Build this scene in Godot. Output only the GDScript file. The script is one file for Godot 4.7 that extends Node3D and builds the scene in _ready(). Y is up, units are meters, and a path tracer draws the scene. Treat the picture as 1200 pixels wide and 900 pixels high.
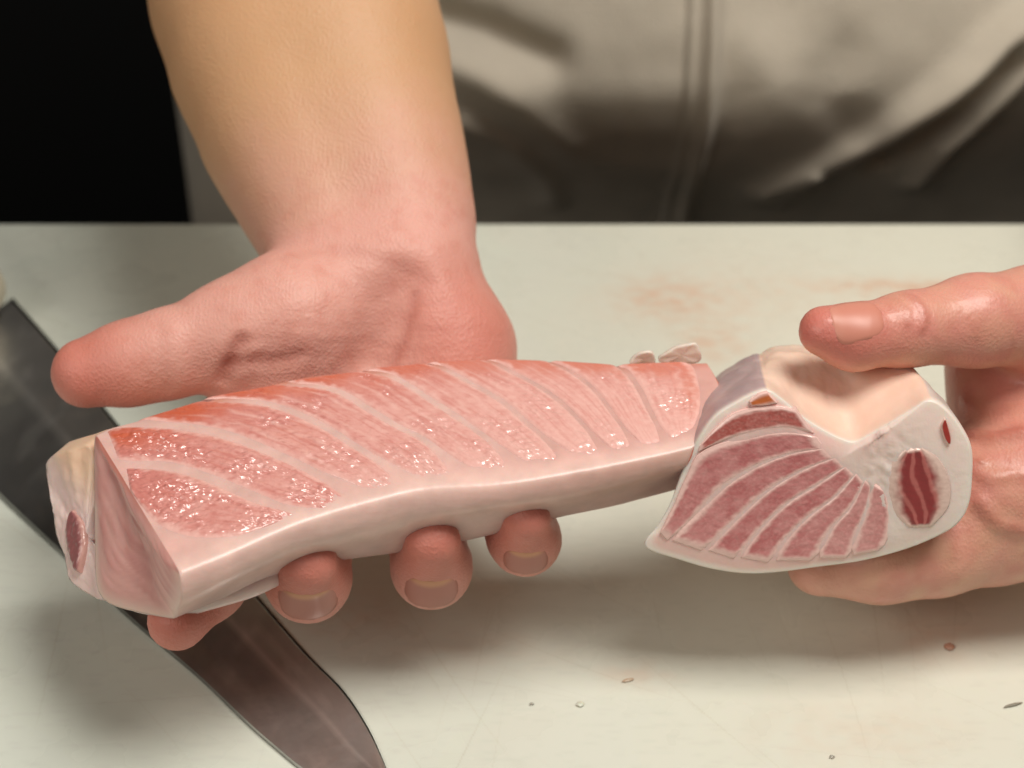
extends Node3D
# A cook holds a long block of fatty tuna belly in one hand and a cut chunk in the other, over a white cutting board.

const CAM := Vector3(0.0, 0.357, 0.0)
const PITCH := 35.0
const FOV := 26.0
var fwd: Vector3
var upv: Vector3
var th: float
var M := {}
var nz := FastNoiseLite.new()      # broad
var nf := FastNoiseLite.new()      # fine

# ------------------------------------------------------------------ measuring: sight lines to places in the room
func ray(px: float, py: float) -> Vector3:
	return fwd + Vector3.RIGHT * ((px - 600.0) / 450.0 * th) + upv * ((450.0 - py) / 450.0 * th)
func at(px: float, py: float, depth: float) -> Vector3:
	return CAM + ray(px, py) * depth
func on_y(px: float, py: float, h: float) -> Vector3:
	var r := ray(px, py)
	return CAM + r * ((h - CAM.y) / r.y)
func on_z(px: float, py: float, z: float) -> Vector3:
	var r := ray(px, py)
	return CAM + r * ((z - CAM.z) / r.z)
func col_z(px: float, h: float, z: float) -> Vector3:
	var depth := fwd.dot(Vector3(0, h, z) - CAM)
	return Vector3((px - 600.0) / 450.0 * th * depth, h, z)
func on_plane(px: float, py: float, o: Vector3, n: Vector3) -> Vector3:
	var r := ray(px, py)
	return CAM + r * (n.dot(o - CAM) / n.dot(r))

# ------------------------------------------------------------------ helpers
func srgb(r: float, g: float, b: float) -> Color:      # 0..255 sRGB to the linear values vertex colours hold
	return Color(r / 255.0, g / 255.0, b / 255.0).srgb_to_linear()
func ss(a: float, b: float, x: float) -> float:
	var t := clampf((x - a) / (b - a), 0.0, 1.0)
	return t * t * (3.0 - 2.0 * t)
func tag(o: Node, label: String, category: String, group := "") -> void:
	o.set_meta("label", label)
	o.set_meta("category", category)
	if group: o.set_meta("group", group)
func thing(called: String, label: String, category: String, where := Vector3.ZERO, group := "") -> Node3D:
	var o := Node3D.new()
	o.name = called
	add_child(o, true)
	o.position = where
	tag(o, label, category, group)
	return o
func obj(called: String, mesh: Mesh, mat: Material, parent: Node) -> MeshInstance3D:
	var o := MeshInstance3D.new()
	o.name = called
	o.mesh = mesh
	o.material_override = mat
	parent.add_child(o, true)
	if parent is Node3D and parent != self:
		o.position = -parent.position
	return o
func normals_of(v: PackedVector3Array, t: PackedInt32Array) -> PackedVector3Array:
	var n := PackedVector3Array()
	n.resize(v.size())
	for i in range(0, t.size(), 3):
		var a := t[i]
		var b := t[i + 1]
		var c := t[i + 2]
		var f := (v[b] - v[a]).cross(v[c] - v[a])
		n[a] += f
		n[b] += f
		n[c] += f
	for i in n.size():
		n[i] = n[i].normalized()
	return n
func volume_of(v: PackedVector3Array, t: PackedInt32Array) -> float:
	var s := 0.0
	for i in range(0, t.size(), 3):
		s += v[t[i]].dot(v[t[i + 1]].cross(v[t[i + 2]]))
	return s
func flipped(t: PackedInt32Array) -> PackedInt32Array:
	var r := t.duplicate()
	r.reverse()
	return r
func build(v: PackedVector3Array, t: PackedInt32Array, c: PackedColorArray, mesh: ArrayMesh = null) -> ArrayMesh:   # t counter-clockwise from outside, or closed
	if volume_of(v, t) < 0.0: t = flipped(t)
	var a := []
	a.resize(Mesh.ARRAY_MAX)
	a[Mesh.ARRAY_VERTEX] = v
	a[Mesh.ARRAY_NORMAL] = normals_of(v, t)
	if c.size(): a[Mesh.ARRAY_COLOR] = c
	a[Mesh.ARRAY_INDEX] = flipped(t)
	if mesh == null: mesh = ArrayMesh.new()
	mesh.add_surface_from_arrays(Mesh.PRIMITIVE_TRIANGLES, a)
	return mesh
func spline(p: PackedVector3Array, n: int, closed := false) -> PackedVector3Array:     # Catmull-Rom, evenly spaced
	var dense := PackedVector3Array()
	var m := p.size()
	var segs := m if closed else m - 1
	for i in segs:
		var p0 := p[(i - 1 + m) % m] if closed else p[maxi(i - 1, 0)]
		var p1 := p[i]
		var p2 := p[(i + 1) % m]
		var p3 := p[(i + 2) % m] if closed else p[mini(i + 2, m - 1)]
		for k in 24:
			dense.append(p1.cubic_interpolate(p2, p0, p3, k / 24.0))
	dense.append(p[0] if closed else p[m - 1])
	var cum := PackedFloat32Array([0.0])
	for i in range(1, dense.size()):
		cum.append(cum[i - 1] + dense[i].distance_to(dense[i - 1]))
	var out := PackedVector3Array()
	var j := 0
	for i in n:
		var want: float = cum[cum.size() - 1] * i / float(n if closed else n - 1)
		while j < cum.size() - 2 and cum[j + 1] < want: j += 1
		out.append(dense[j].lerp(dense[j + 1], clampf((want - cum[j]) / maxf(cum[j + 1] - cum[j], 1e-9), 0.0, 1.0)))
	return out
func line_dist(p: Vector3, l: PackedVector3Array) -> float:
	var best := 1e9
	for i in l.size() - 1:
		var d := l[i + 1] - l[i]
		var t := clampf((p - l[i]).dot(d) / maxf(d.length_squared(), 1e-12), 0.0, 1.0)
		best = minf(best, p.distance_squared_to(l[i] + d * t))
	return sqrt(best)

# ------------------------------------------------------------------ bodies: a field of tapered bones, meshed as surface nets
class Field:
	var a := PackedVector3Array()
	var d := PackedVector3Array()
	var il := PackedFloat32Array()
	var ra := PackedFloat32Array()
	var dr := PackedFloat32Array()
	var g := PackedInt32Array()
	var gk := PackedFloat32Array()      # smoothing inside each group
	var join := 0.005                   # smoothing between groups
	func group(k: float) -> void:
		gk.append(k)
	func bone(p: Vector3, q: Vector3, r0: float, r1: float) -> void:
		a.append(p)
		d.append(q - p)
		il.append(1.0 / maxf((q - p).length_squared(), 1e-10))
		ra.append(r0)
		dr.append(r1 - r0)
		g.append(gk.size() - 1)
	func chain(p: PackedVector3Array, r: PackedFloat32Array) -> void:
		for i in p.size() - 1: bone(p[i], p[i + 1], r[i], r[i + 1])
	func one(i: int, p: Vector3) -> float:
		var t := clampf((p - a[i]).dot(d[i]) * il[i], 0.0, 1.0)
		return p.distance_to(a[i] + d[i] * t) - ra[i] - dr[i] * t
	func value(p: Vector3, which: PackedInt32Array) -> float:
		var total := 1e3
		var cur := 1e3
		var cg := -1
		var k := 0.01
		for i in which:
			if g[i] != cg:
				if cg >= 0:
					var h0 := maxf(join - absf(total - cur), 0.0) / join
					total = minf(total, cur) - h0 * h0 * join * 0.25
				cg = g[i]
				k = gk[cg]
				cur = 1e3
			var t := clampf((p - a[i]).dot(d[i]) * il[i], 0.0, 1.0)
			var e := p.distance_to(a[i] + d[i] * t) - ra[i] - dr[i] * t
			var h := maxf(k - absf(cur - e), 0.0) / k
			cur = minf(cur, e) - h * h * k * 0.25
		var h1 := maxf(join - absf(total - cur), 0.0) / join
		return minf(total, cur) - h1 * h1 * join * 0.25
	func all() -> PackedInt32Array:
		return PackedInt32Array(range(a.size()))
	func hit(o: Vector3, dir: Vector3) -> Vector3:
		var w := all()
		var u := dir.normalized()
		var t := 0.25
		for i in 160:
			var v := value(o + u * t, w)
			if v < 0.0002: break
			t += v * 0.8
			if t > 1.5: break
		return o + u * t
	func mesh(lo: Vector3, hi: Vector3, c: float, keep_out := AABB()) -> Array:
		var nx := int(ceil((hi.x - lo.x) / c / 8.0)) * 8 + 1
		var ny := int(ceil((hi.y - lo.y) / c / 8.0)) * 8 + 1
		var nzz := int(ceil((hi.z - lo.z) / c / 8.0)) * 8 + 1
		var f := PackedFloat32Array()
		f.resize(nx * ny * nzz)
		f.fill(1.0)
		var active := []
		var reach := c * 8.0 * 0.87 + c
		var kmax := join
		for k in gk: kmax = maxf(kmax, k)
		for bz in range(0, nzz - 1, 8):
			for by in range(0, ny - 1, 8):
				for bx in range(0, nx - 1, 8):
					var mid := lo + Vector3(bx + 4, by + 4, bz + 4) * c
					var near := 1e3
					for i in a.size(): near = minf(near, one(i, mid))
					if near > reach + kmax * 0.6: continue
					if near < -reach - 0.002:
						for z in range(bz, bz + 9):
							for y in range(by, by + 9):
								for x in range(bx, bx + 9): f[(z * ny + y) * nx + x] = -1.0
						continue
					active.append(Vector3i(bx, by, bz))
		for b in active:
			var mid := lo + Vector3(b.x + 4, b.y + 4, b.z + 4) * c
			var which := PackedInt32Array()
			for i in a.size():
				if one(i, mid) < reach + kmax + c: which.append(i)
			for z in range(b.z, b.z + 9):
				for y in range(b.y, b.y + 9):
					var at: int = (z * ny + y) * nx + b.x
					for x in 9:
						f[at + x] = value(lo + Vector3(b.x + x, y, z) * c, which)
		var ids := PackedInt32Array()
		ids.resize(f.size())
		ids.fill(-1)
		var v := PackedVector3Array()
		var tri := PackedInt32Array()
		var step := [1, nx, nx * ny]
		var offs := [0, 1, nx, nx + 1, nx * ny, nx * ny + 1, nx * ny + nx, nx * ny + nx + 1]
		var edges := [[0, 1], [2, 3], [4, 5], [6, 7], [0, 2], [1, 3], [4, 6], [5, 7], [0, 4], [1, 5], [2, 6], [3, 7]]
		var cells := []
		for b in active:
			for z in range(b.z, b.z + 8):
				for y in range(b.y, b.y + 8):
					for x in range(b.x, b.x + 8):
						var at: int = (z * ny + y) * nx + x
						var mask := 0
						for k in 8:
							if f[at + offs[k]] < 0.0: mask |= 1 << k
						if mask == 0 or mask == 255: continue
						var sum := Vector3.ZERO
						var count := 0
						for e in edges:
							var i0: int = e[0]
							var i1: int = e[1]
							if ((mask >> i0) & 1) == ((mask >> i1) & 1): continue
							var v0 := f[at + offs[i0]]
							var v1 := f[at + offs[i1]]
							var t := v0 / (v0 - v1)
							var q0 := Vector3(i0 & 1, (i0 >> 1) & 1, i0 >> 2)
							var q1 := Vector3(i1 & 1, (i1 >> 1) & 1, i1 >> 2)
							sum += q0.lerp(q1, t)
							count += 1
						var place := lo + (Vector3(x, y, z) + sum / count) * c
						if keep_out.has_point(place): continue
						ids[at] = v.size()
						v.append(place)
						cells.append(at)
		for at in cells:
			for ax in 3:
				var s0 := f[at] < 0.0
				if s0 == (f[at + step[ax]] < 0.0): continue
				var u: int = step[(ax + 1) % 3]
				var w: int = step[(ax + 2) % 3]
				if at - u - w < 0: continue
				var q := [ids[at], ids[at - u], ids[at - u - w], ids[at - w]]
				if q.min() < 0: continue
				if s0:
					for k in [0, 1, 2, 0, 2, 3]: tri.append(q[k])
				else:
					for k in [0, 2, 1, 0, 3, 2]: tri.append(q[k])
		return [v, tri]

# ------------------------------------------------------------------ fish: a muscle segment is a closed slab let into the cut face, between two fat lines
func slab(c0: PackedVector3Array, c1: PackedVector3Array, n: Vector3, nw: int, proud: float, deep: float, paint: Callable, grain: Callable, drop := 0.0007, rimw := 0.14) -> ArrayMesh:
	var ns := c0.size()
	var v := PackedVector3Array()
	var c := PackedColorArray()
	var t := PackedInt32Array()
	for i in ns:
		var s := i / float(ns - 1)
		for j in nw:
			var w := j / float(nw - 1)
			var p := c0[i].lerp(c1[i], w)
			var m := minf(minf(w, 1.0 - w) * 2.0, minf(s, 1.0 - s) * 7.0)      # 0 at the rim
			var h := -drop * (1.0 - ss(0.0, rimw, m)) + proud * ss(0.02, 0.5, m)
			v.append(p + n * (h + grain.call(p, s, w, m)))
			c.append(paint.call(p, s, w, m))
	var top := v.size()
	for i in ns:
		for j in nw:
			v.append(c0[i].lerp(c1[i], j / float(nw - 1)) - n * deep)
			c.append(c[i * nw + j])
	for i in ns - 1:
		for j in nw - 1:
			var a := i * nw + j
			for k in [a, a + 1, a + nw, a + 1, a + nw + 1, a + nw]: t.append(k)
			for k in [a, a + nw, a + 1, a + 1, a + nw, a + nw + 1]: t.append(top + k)
	var rim := PackedInt32Array()
	for j in nw: rim.append(j)
	for i in range(1, ns): rim.append(i * nw + nw - 1)
	for j in range(nw - 2, -1, -1): rim.append((ns - 1) * nw + j)
	for i in range(ns - 2, 0, -1): rim.append(i * nw)
	for i in rim.size():
		var a := rim[i]
		var b := rim[(i + 1) % rim.size()]
		for k in [a, a + top, b, b, a + top, b + top]: t.append(k)
	return build(v, t, c)

# closed skin over rings of points (all the same length); the first and last rings are closed by shrinking rings
func skin(rings: Array, paint: Callable, cap_first: Callable, cap_last: Callable, cap_rings := 14) -> ArrayMesh:
	var m: int = rings[0].size()
	var v := PackedVector3Array()
	var c := PackedColorArray()
	var t := PackedInt32Array()
	var nr := rings.size()
	for i in nr:
		for j in m:
			v.append(rings[i][j])
			c.append(paint.call(i / float(nr - 1), j / float(m), rings[i][j]))
	for i in nr - 1:
		for j in m:
			var a := i * m + j
			var b := i * m + (j + 1) % m
			for k in [a, b, a + m, b, b + m, a + m]: t.append(k)
	for e in 2:
		var ring: PackedVector3Array = rings[0] if e == 0 else rings[nr - 1]
		var cap: Callable = cap_first if e == 0 else cap_last
		var mid := Vector3.ZERO
		for p in ring: mid += p
		mid /= m
		var prev := 0 if e == 0 else (nr - 1) * m
		for k in range(1, cap_rings + 1):
			var w := k / float(cap_rings)
			var here := v.size()
			for j in m:
				var r: Array = cap.call(ring[j].lerp(mid, w), w, j / float(m))
				v.append(r[0])
				c.append(r[1])
			for j in m:
				var a := prev + j
				var b := prev + (j + 1) % m
				var a2 := here + j
				var b2 := here + (j + 1) % m
				var q := [a, a2, b, b, a2, b2] if e == 0 else [a, b, a2, b, b2, a2]
				for x in q: t.append(x)
			prev = here
	return build(v, t, c)

func px_list(flat: Array, to: Callable) -> PackedVector3Array:
	var out := PackedVector3Array()
	for i in range(0, flat.size(), 2): out.append(to.call(float(flat[i]), float(flat[i + 1])))
	return out

# ------------------------------------------------------------------ materials
func noise_tex(kind: int, freq: float, size: int, seed_: int, octaves := 4, normal := false, strength := 4.0) -> NoiseTexture2D:
	var n := FastNoiseLite.new()
	n.noise_type = kind
	n.frequency = freq
	n.fractal_octaves = octaves
	n.seed = seed_
	if kind == FastNoiseLite.TYPE_CELLULAR: n.cellular_return_type = FastNoiseLite.RETURN_DISTANCE
	var t := NoiseTexture2D.new()
	t.width = size
	t.height = size
	t.seamless = true
	t.noise = n
	t.as_normal_map = normal
	t.bump_strength = strength
	return t
func painted(rough: float) -> StandardMaterial3D:
	var m := StandardMaterial3D.new()
	m.vertex_color_use_as_albedo = true
	m.roughness = rough
	return m
func make_materials() -> void:
	var skin_m := painted(0.52)
	skin_m.subsurf_scatter_enabled = true
	skin_m.subsurf_scatter_strength = 0.12
	skin_m.heightmap_enabled = true
	skin_m.heightmap_texture = noise_tex(FastNoiseLite.TYPE_CELLULAR, 0.05, 512, 11, 2)
	skin_m.heightmap_scale = 0.026
	skin_m.uv1_triplanar = true
	skin_m.uv1_scale = Vector3.ONE * 40.0
	skin_m.resource_name = "skin"
	M.skin = skin_m
	var wet := skin_m.duplicate()
	wet.clearcoat_enabled = true
	wet.clearcoat = 0.28
	wet.clearcoat_roughness = 0.22
	wet.heightmap_scale = 0.020
	M.skin_wet = wet
	var nail := painted(0.42)
	M.nail = nail
	var flesh := painted(0.42)
	flesh.clearcoat_enabled = true
	flesh.clearcoat = 0.3
	flesh.clearcoat_roughness = 0.24
	flesh.subsurf_scatter_enabled = true
	flesh.subsurf_scatter_strength = 0.2
	flesh.heightmap_enabled = true
	flesh.heightmap_texture = noise_tex(FastNoiseLite.TYPE_SIMPLEX_SMOOTH, 0.02, 512, 5, 4)
	flesh.heightmap_scale = 0.012
	flesh.uv1_triplanar = true
	flesh.uv1_scale = Vector3.ONE * 25.0
	M.fat = flesh
	var mus := painted(0.3)
	mus.clearcoat_enabled = true
	mus.clearcoat = 1.0
	mus.clearcoat_roughness = 0.07
	mus.heightmap_enabled = true
	mus.heightmap_texture = noise_tex(FastNoiseLite.TYPE_SIMPLEX_SMOOTH, 0.03, 512, 6, 3)
	mus.heightmap_scale = 0.022
	mus.uv1_triplanar = true
	mus.uv1_scale = Vector3(30, 30, 30)
	M.muscle = mus
	var mus2 := mus.duplicate()
	mus2.heightmap_scale = 0.015
	mus2.roughness = 0.4
	mus2.clearcoat = 0.6
	M.muscle_smooth = mus2
	var cloth := painted(0.9)
	cloth.rim_enabled = true
	cloth.rim = 0.2
	cloth.heightmap_enabled = true
	cloth.heightmap_texture = noise_tex(FastNoiseLite.TYPE_SIMPLEX, 0.1, 512, 9, 3)
	cloth.heightmap_scale = 0.05
	cloth.uv1_triplanar = true
	cloth.uv1_scale = Vector3.ONE * 12.0
	M.cloth = cloth

# ------------------------------------------------------------------ the scene
func _ready() -> void:
	var p := deg_to_rad(PITCH)
	fwd = Vector3(0, -sin(p), -cos(p))
	upv = Vector3(0, cos(p), -sin(p))
	th = tan(deg_to_rad(FOV) / 2.0)
	var cam := Camera3D.new()
	cam.name = "camera"
	add_child(cam)
	cam.position = CAM
	cam.rotation_degrees.x = -PITCH
	cam.near = 0.05
	cam.far = 20.0
	var lens := CameraAttributesPhysical.new()
	lens.frustum_focal_length = 12.0 / th
	lens.frustum_focus_distance = 0.452
	lens.exposure_aperture = 9.0
	lens.frustum_near = 0.05
	lens.frustum_far = 20.0
	cam.attributes = lens
	cam.fov = FOV
	cam.current = true
	var we := WorldEnvironment.new()
	we.name = "environment"
	var e := Environment.new()
	e.background_mode = Environment.BG_COLOR
	e.background_color = Color(0.150, 0.148, 0.139)
	e.tonemap_mode = Environment.TONE_MAPPER_LINEAR
	e.tonemap_exposure = 1.0
	e.sdfgi_enabled = true
	e.ssao_enabled = true
	e.ssil_enabled = true
	we.environment = e
	add_child(we)
	var lamp := AreaLight3D.new()
	lamp.name = "counter_lamp_light"
	lamp.area_size = Vector2(0.55, 0.45)
	lamp.light_color = Color(1.0, 0.98, 0.945)
	lamp.light_energy = 1.33
	lamp.area_range = 6.0
	lamp.area_attenuation = 2.0
	lamp.shadow_enabled = true
	add_child(lamp)
	lamp.position = Vector3(0.36, 1.10, -0.30)
	lamp.look_at(Vector3(0.02, 0.0, -0.44), Vector3(0, 0, -1))

	var room := AreaLight3D.new()
	room.name = "dining_room_light"
	room.area_size = Vector2(1.0, 0.5)
	room.light_color = Color(1.0, 0.965, 0.92)
	room.light_energy = 0.56
	room.area_range = 6.0
	room.area_attenuation = 2.0
	room.shadow_enabled = true
	add_child(room)
	room.position = Vector3(-0.75, 0.80, 0.30)
	room.look_at(Vector3(0.0, 0.05, -0.40), Vector3.UP)

	nz.noise_type = FastNoiseLite.TYPE_SIMPLEX_SMOOTH
	nz.frequency = 1.0
	nz.fractal_octaves = 3
	nz.seed = 3
	nf.noise_type = FastNoiseLite.TYPE_SIMPLEX_SMOOTH
	nf.frequency = 1.0
	nf.fractal_octaves = 2
	nf.seed = 21
	make_materials()
	surroundings()
	board()
	knife()
	fillet()
	chunk()
	person()
	scraps()

# ------------------------------------------------------------------ setting
func surroundings() -> void:
	var m := StandardMaterial3D.new()
	m.albedo_color = Color(0.035, 0.036, 0.03)
	m.roughness = 0.85
	var wall := BoxMesh.new()
	wall.size = Vector3(5, 4, 0.1)
	var o := obj("back_wall", wall, m, self)
	o.position = Vector3(0, 0.6, -1.9)
	o.set_meta("kind", "structure")
	o.set_meta("label", "near black unlit wall far behind the cook")
	var steel := StandardMaterial3D.new()
	steel.albedo_color = Color(0.5, 0.5, 0.48)
	steel.metallic = 0.8
	steel.roughness = 0.4
	var top := BoxMesh.new()
	top.size = Vector3(1.6, 0.04, 0.72)
	var w := obj("worktop", top, steel, self)
	w.position = Vector3(0, -0.0405, -0.264)
	w.set_meta("kind", "structure")
	w.set_meta("label", "steel worktop under the white cutting board")

func board() -> void:
	# white plastic, faintly stained with fish blood and scored by knives: colour and wear only
	var img := Image.create(1024, 512, false, Image.FORMAT_RGB8)
	var clean := Color(0.82, 0.845, 0.805)
	var pink := Color(0.83, 0.66, 0.56)
	var lo := Vector2(-0.45, -0.6335)
	var size := Vector2(0.9, 0.45)
	var spots := [[790, 352, 0.024, 0.016, 0.34], [770, 345, 0.012, 0.012, 0.22], [1050, 335, 0.035, 0.006, 0.5], [835, 402, 0.012, 0.012, 0.45], [1120, 350, 0.03, 0.012, 0.25], [880, 345, 0.05, 0.03, 0.12], [560, 760, 0.03, 0.01, 0.12], [1000, 860, 0.03, 0.012, 0.14], [745, 790, 0.012, 0.006, 0.2], [1100, 745, 0.016, 0.012, 0.22], [390, 720, 0.02, 0.012, 0.2]]
	var where := []
	for s in spots: where.append(on_y(s[0], s[1], 0.0))
	for y in 512:
		for x in 1024:
			var q := lo + Vector2(x / 1024.0, y / 512.0) * size
			var k := 0.0
			for i in spots.size():
				var dx: float = (q.x - where[i].x) / spots[i][2]
				var dy: float = (q.y - where[i].z) / spots[i][3]
				var d2 := dx * dx + dy * dy
				if d2 < 5.0:
					k += spots[i][4] * exp(-d2) * clampf(0.75 + 0.9 * nz.get_noise_2d(q.x * 90.0, q.y * 130.0), 0.0, 1.6)
			var warm := 0.5 + 0.5 * nz.get_noise_2d(q.x * 7.0 + 4.0, q.y * 9.0)
			var col := clean.lerp(Color(0.85, 0.84, 0.78), 0.35 * warm + 0.6 * ss(-0.12, 0.15, q.x))
			col = col.lerp(pink, clampf(k, 0.0, 0.8))
			var score := nf.get_noise_2d(q.x * 25.0 + q.y * 12.0, q.y * 900.0 + q.x * 60.0)
			col = col.darkened(0.02 * ss(0.35, 0.6, score))
			img.set_pixel(x, y, col)
	img.resize(2048, 1024, Image.INTERPOLATE_BILINEAR)
	var rng := RandomNumberGenerator.new()
	rng.seed = 77
	for k in 520:      # knife scores
		var c := Vector2(rng.randf() * 2048, rng.randf() * 1024)
		var an := rng.randfn(1.35, 0.35) if rng.randf() < 0.7 else rng.randfn(0.4, 0.3)
		var ln := rng.randf_range(40, 240)
		var tone := rng.randf_range(0.015, 0.06)
		var bend := rng.randf_range(-0.0012, 0.0012)
		for i in int(ln):
			c += Vector2(cos(an + bend * i), sin(an + bend * i))
			var x := int(c.x)
			var y := int(c.y)
			if x < 0 or y < 0 or x > 2047 or y > 1023: break
			var old := img.get_pixel(x, y)
			img.set_pixel(x, y, old.lerp(Color(0.62, 0.57, 0.48), tone * 2.4 * sin(PI * i / ln)))
	var wet := Image.create(512, 256, false, Image.FORMAT_R8)
	for y in 256:
		for x in 512:
			var v0 := nz.get_noise_2d(x * 0.035, y * 0.035 + 9.0) + 0.5 * nz.get_noise_2d(x * 0.11, y * 0.11)
			var k := lerpf(0.5, 0.22, ss(0.0, 0.25, v0))
			wet.set_pixel(x, y, Color(k, k, k))
	var m := StandardMaterial3D.new()
	m.albedo_texture = ImageTexture.create_from_image(img)
	m.roughness_texture = ImageTexture.create_from_image(wet)
	m.uv1_triplanar = false
	m.texture_repeat = false
	m.roughness = 1.0
	m.metallic_specular = 0.45
	m.heightmap_enabled = false
	m.clearcoat_enabled = true
	m.clearcoat = 0.25
	m.clearcoat_roughness = 0.3
	# rounded slab
	var v := PackedVector3Array()
	var t := PackedInt32Array()
	var prof := []
	var r := 0.004
	for k in 7:
		var a := PI / 2 * k / 6.0
		prof.append(Vector2(-r + r * sin(a), -r + r * cos(a)))      # inset, height
	prof.append(Vector2(0, -0.02))
	var hx := size.x / 2
	var hz := size.y / 2
	var cz := lo.y + hz
	var rings := [[-0.2, 0.0]]
	for q in prof: rings.append([q.x, q.y])
	rings.append([-0.2, -0.02])
	var uv := PackedVector2Array()
	for q in rings:
		for k in 4:
			var sx: float = [-1, 1, 1, -1][k]
			var sz: float = [-1, -1, 1, 1][k]
			var pt := Vector3(sx * (hx + q[0]), q[1], cz + sz * (hz + q[0]))
			v.append(pt)
			uv.append(Vector2((pt.x - lo.x) / size.x, (pt.z - lo.y) / size.y))
	for i in rings.size() - 1:
		for k in 4:
			var a := i * 4 + k
			var b := i * 4 + (k + 1) % 4
			for x in [a, b, a + 4, b, b + 4, a + 4]: t.append(x)
	for x in [0, 2, 1, 0, 3, 2]: t.append(x)
	var last := (rings.size() - 1) * 4
	for x in [0, 1, 2, 0, 2, 3]: t.append(last + x)
	if volume_of(v, t) < 0: t = flipped(t)
	var arr := []
	arr.resize(Mesh.ARRAY_MAX)
	arr[Mesh.ARRAY_VERTEX] = v
	arr[Mesh.ARRAY_NORMAL] = normals_of(v, t)
	arr[Mesh.ARRAY_TEX_UV] = uv
	arr[Mesh.ARRAY_INDEX] = flipped(t)
	var mesh := ArrayMesh.new()
	mesh.add_surface_from_arrays(Mesh.PRIMITIVE_TRIANGLES, arr)
	var o := obj("cutting_board", mesh, m, self)
	tag(o, "large white plastic cutting board with faint pink stains under both hands", "cutting board")

# ------------------------------------------------------------------ knife
func knife() -> void:
	var heel_e := on_y(15, 349, 0.0)          # cutting edge side
	var tip := on_y(462, 925, 0.0)
	var edge := px_list([15, 349, 70, 412, 130, 487, 240, 625, 350, 755, 400, 806, 430, 850, 450, 893, 462, 925], func(x, y): return on_y(x, y, 0.0006))
	var spine := px_list([-120, 462, -60, 527, 0, 585, 75, 655, 150, 726, 230, 794, 310, 868, 380, 918, 462, 926], func(x, y): return on_y(x, y, 0.0006))
	var n := 90
	var e := spline(edge, n)
	var s := spline(spine, n)
	var root := thing("kitchen_knife", "dark steel kitchen knife lying on the board under the left hand", "knife", Vector3(heel_e.x, 0, heel_e.z))
	var rings := []
	for i in n:
		var u := i / float(n - 1)
		var th_s := 0.0026 * (1.0 - 0.6 * u)
		var r := PackedVector3Array()
		var a := s[i]
		var b := e[i]
		for k in 5: r.append(a.lerp(b, 0.015) + Vector3.UP * th_s * k / 4.0)
		for k in range(1, 9): r.append(a.lerp(b, 0.015 + 0.6 * k / 8.0) + Vector3.UP * th_s * (1.0 - 0.06 * k / 8.0))
		for k in range(1, 9): r.append(a.lerp(b, 0.615 + 0.385 * k / 8.0) + Vector3.UP * th_s * 0.94 * (1.0 - k / 8.0) * (1.0 - 0.0))
		for k in range(1, 4): r.append(b.lerp(a, 0.33 * k) + Vector3.DOWN * 0.0003)
		rings.append(r)
	var m := painted(0.34)
	m.metallic = 0.9
	m.heightmap_enabled = true
	var brush := noise_tex(FastNoiseLite.TYPE_SIMPLEX_SMOOTH, 0.006, 512, 31, 5)
	m.heightmap_texture = brush
	m.heightmap_scale = 0.05
	m.uv1_triplanar = true
	m.uv1_scale = Vector3(9, 9, 9)
	var paint := func(u: float, w: float, q: Vector3) -> Color:
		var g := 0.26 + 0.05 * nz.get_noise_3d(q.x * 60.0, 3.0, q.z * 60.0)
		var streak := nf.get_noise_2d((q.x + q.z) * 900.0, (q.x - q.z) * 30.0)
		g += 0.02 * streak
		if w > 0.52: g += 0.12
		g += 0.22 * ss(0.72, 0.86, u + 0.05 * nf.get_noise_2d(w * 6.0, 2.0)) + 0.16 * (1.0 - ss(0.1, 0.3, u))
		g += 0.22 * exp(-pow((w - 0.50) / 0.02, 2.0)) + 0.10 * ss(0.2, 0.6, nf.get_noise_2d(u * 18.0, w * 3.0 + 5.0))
		return Color(g, g * 0.985, g * 0.95)
	var cap := func(q: Vector3, w: float, j: float): return [q, Color(0.14, 0.14, 0.13)]
	var dirk := (s[1] - s[0]).normalized()
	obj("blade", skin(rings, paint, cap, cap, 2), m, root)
	# bolster and handle run out of view at the upper left
	var mid := s[0].lerp(e[0], 0.62)
	var back := -(e[12] - e[0]).normalized()
	var across := Vector3(-back.z, 0, back.x)
	var lathe := func(a0: float, a1: float, r0: float, r1: float, paint2: Callable) -> ArrayMesh:
		var rr := []
		for i in 13:
			var q := i / 12.0
			var cc := mid + back * lerpf(a0, a1, q)
			var rad := lerpf(r0, r1, q) * (1.0 - 0.12 * pow(absf(q * 2.0 - 1.0), 6.0))
			var ring := PackedVector3Array()
			for k in 24:
				var an := TAU * k / 24.0
				ring.append(cc + across * cos(an) * rad * 1.25 + Vector3.UP * (0.0165 + sin(an) * rad))
			rr.append(ring)
		return skin(rr, paint2, func(q, w, j): return [q, paint2.call(0.0, 0.0, q)], func(q, w, j): return [q, paint2.call(1.0, 0.0, q)], 4)
	var horn := painted(0.4)
	var wood := painted(0.6)
	obj("bolster", lathe.call(-0.004, 0.022, 0.0135, 0.015, func(u, w, q): return srgb(190, 185, 165)), horn, root)
	obj("handle", lathe.call(0.022, 0.15, 0.0148, 0.0162, func(u, w, q): return srgb(70, 52, 38).lerp(srgb(95, 70, 50), 0.5 + 0.5 * nf.get_noise_3d(q.x * 60, q.y * 600, q.z * 60))), wood, root)

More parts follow.
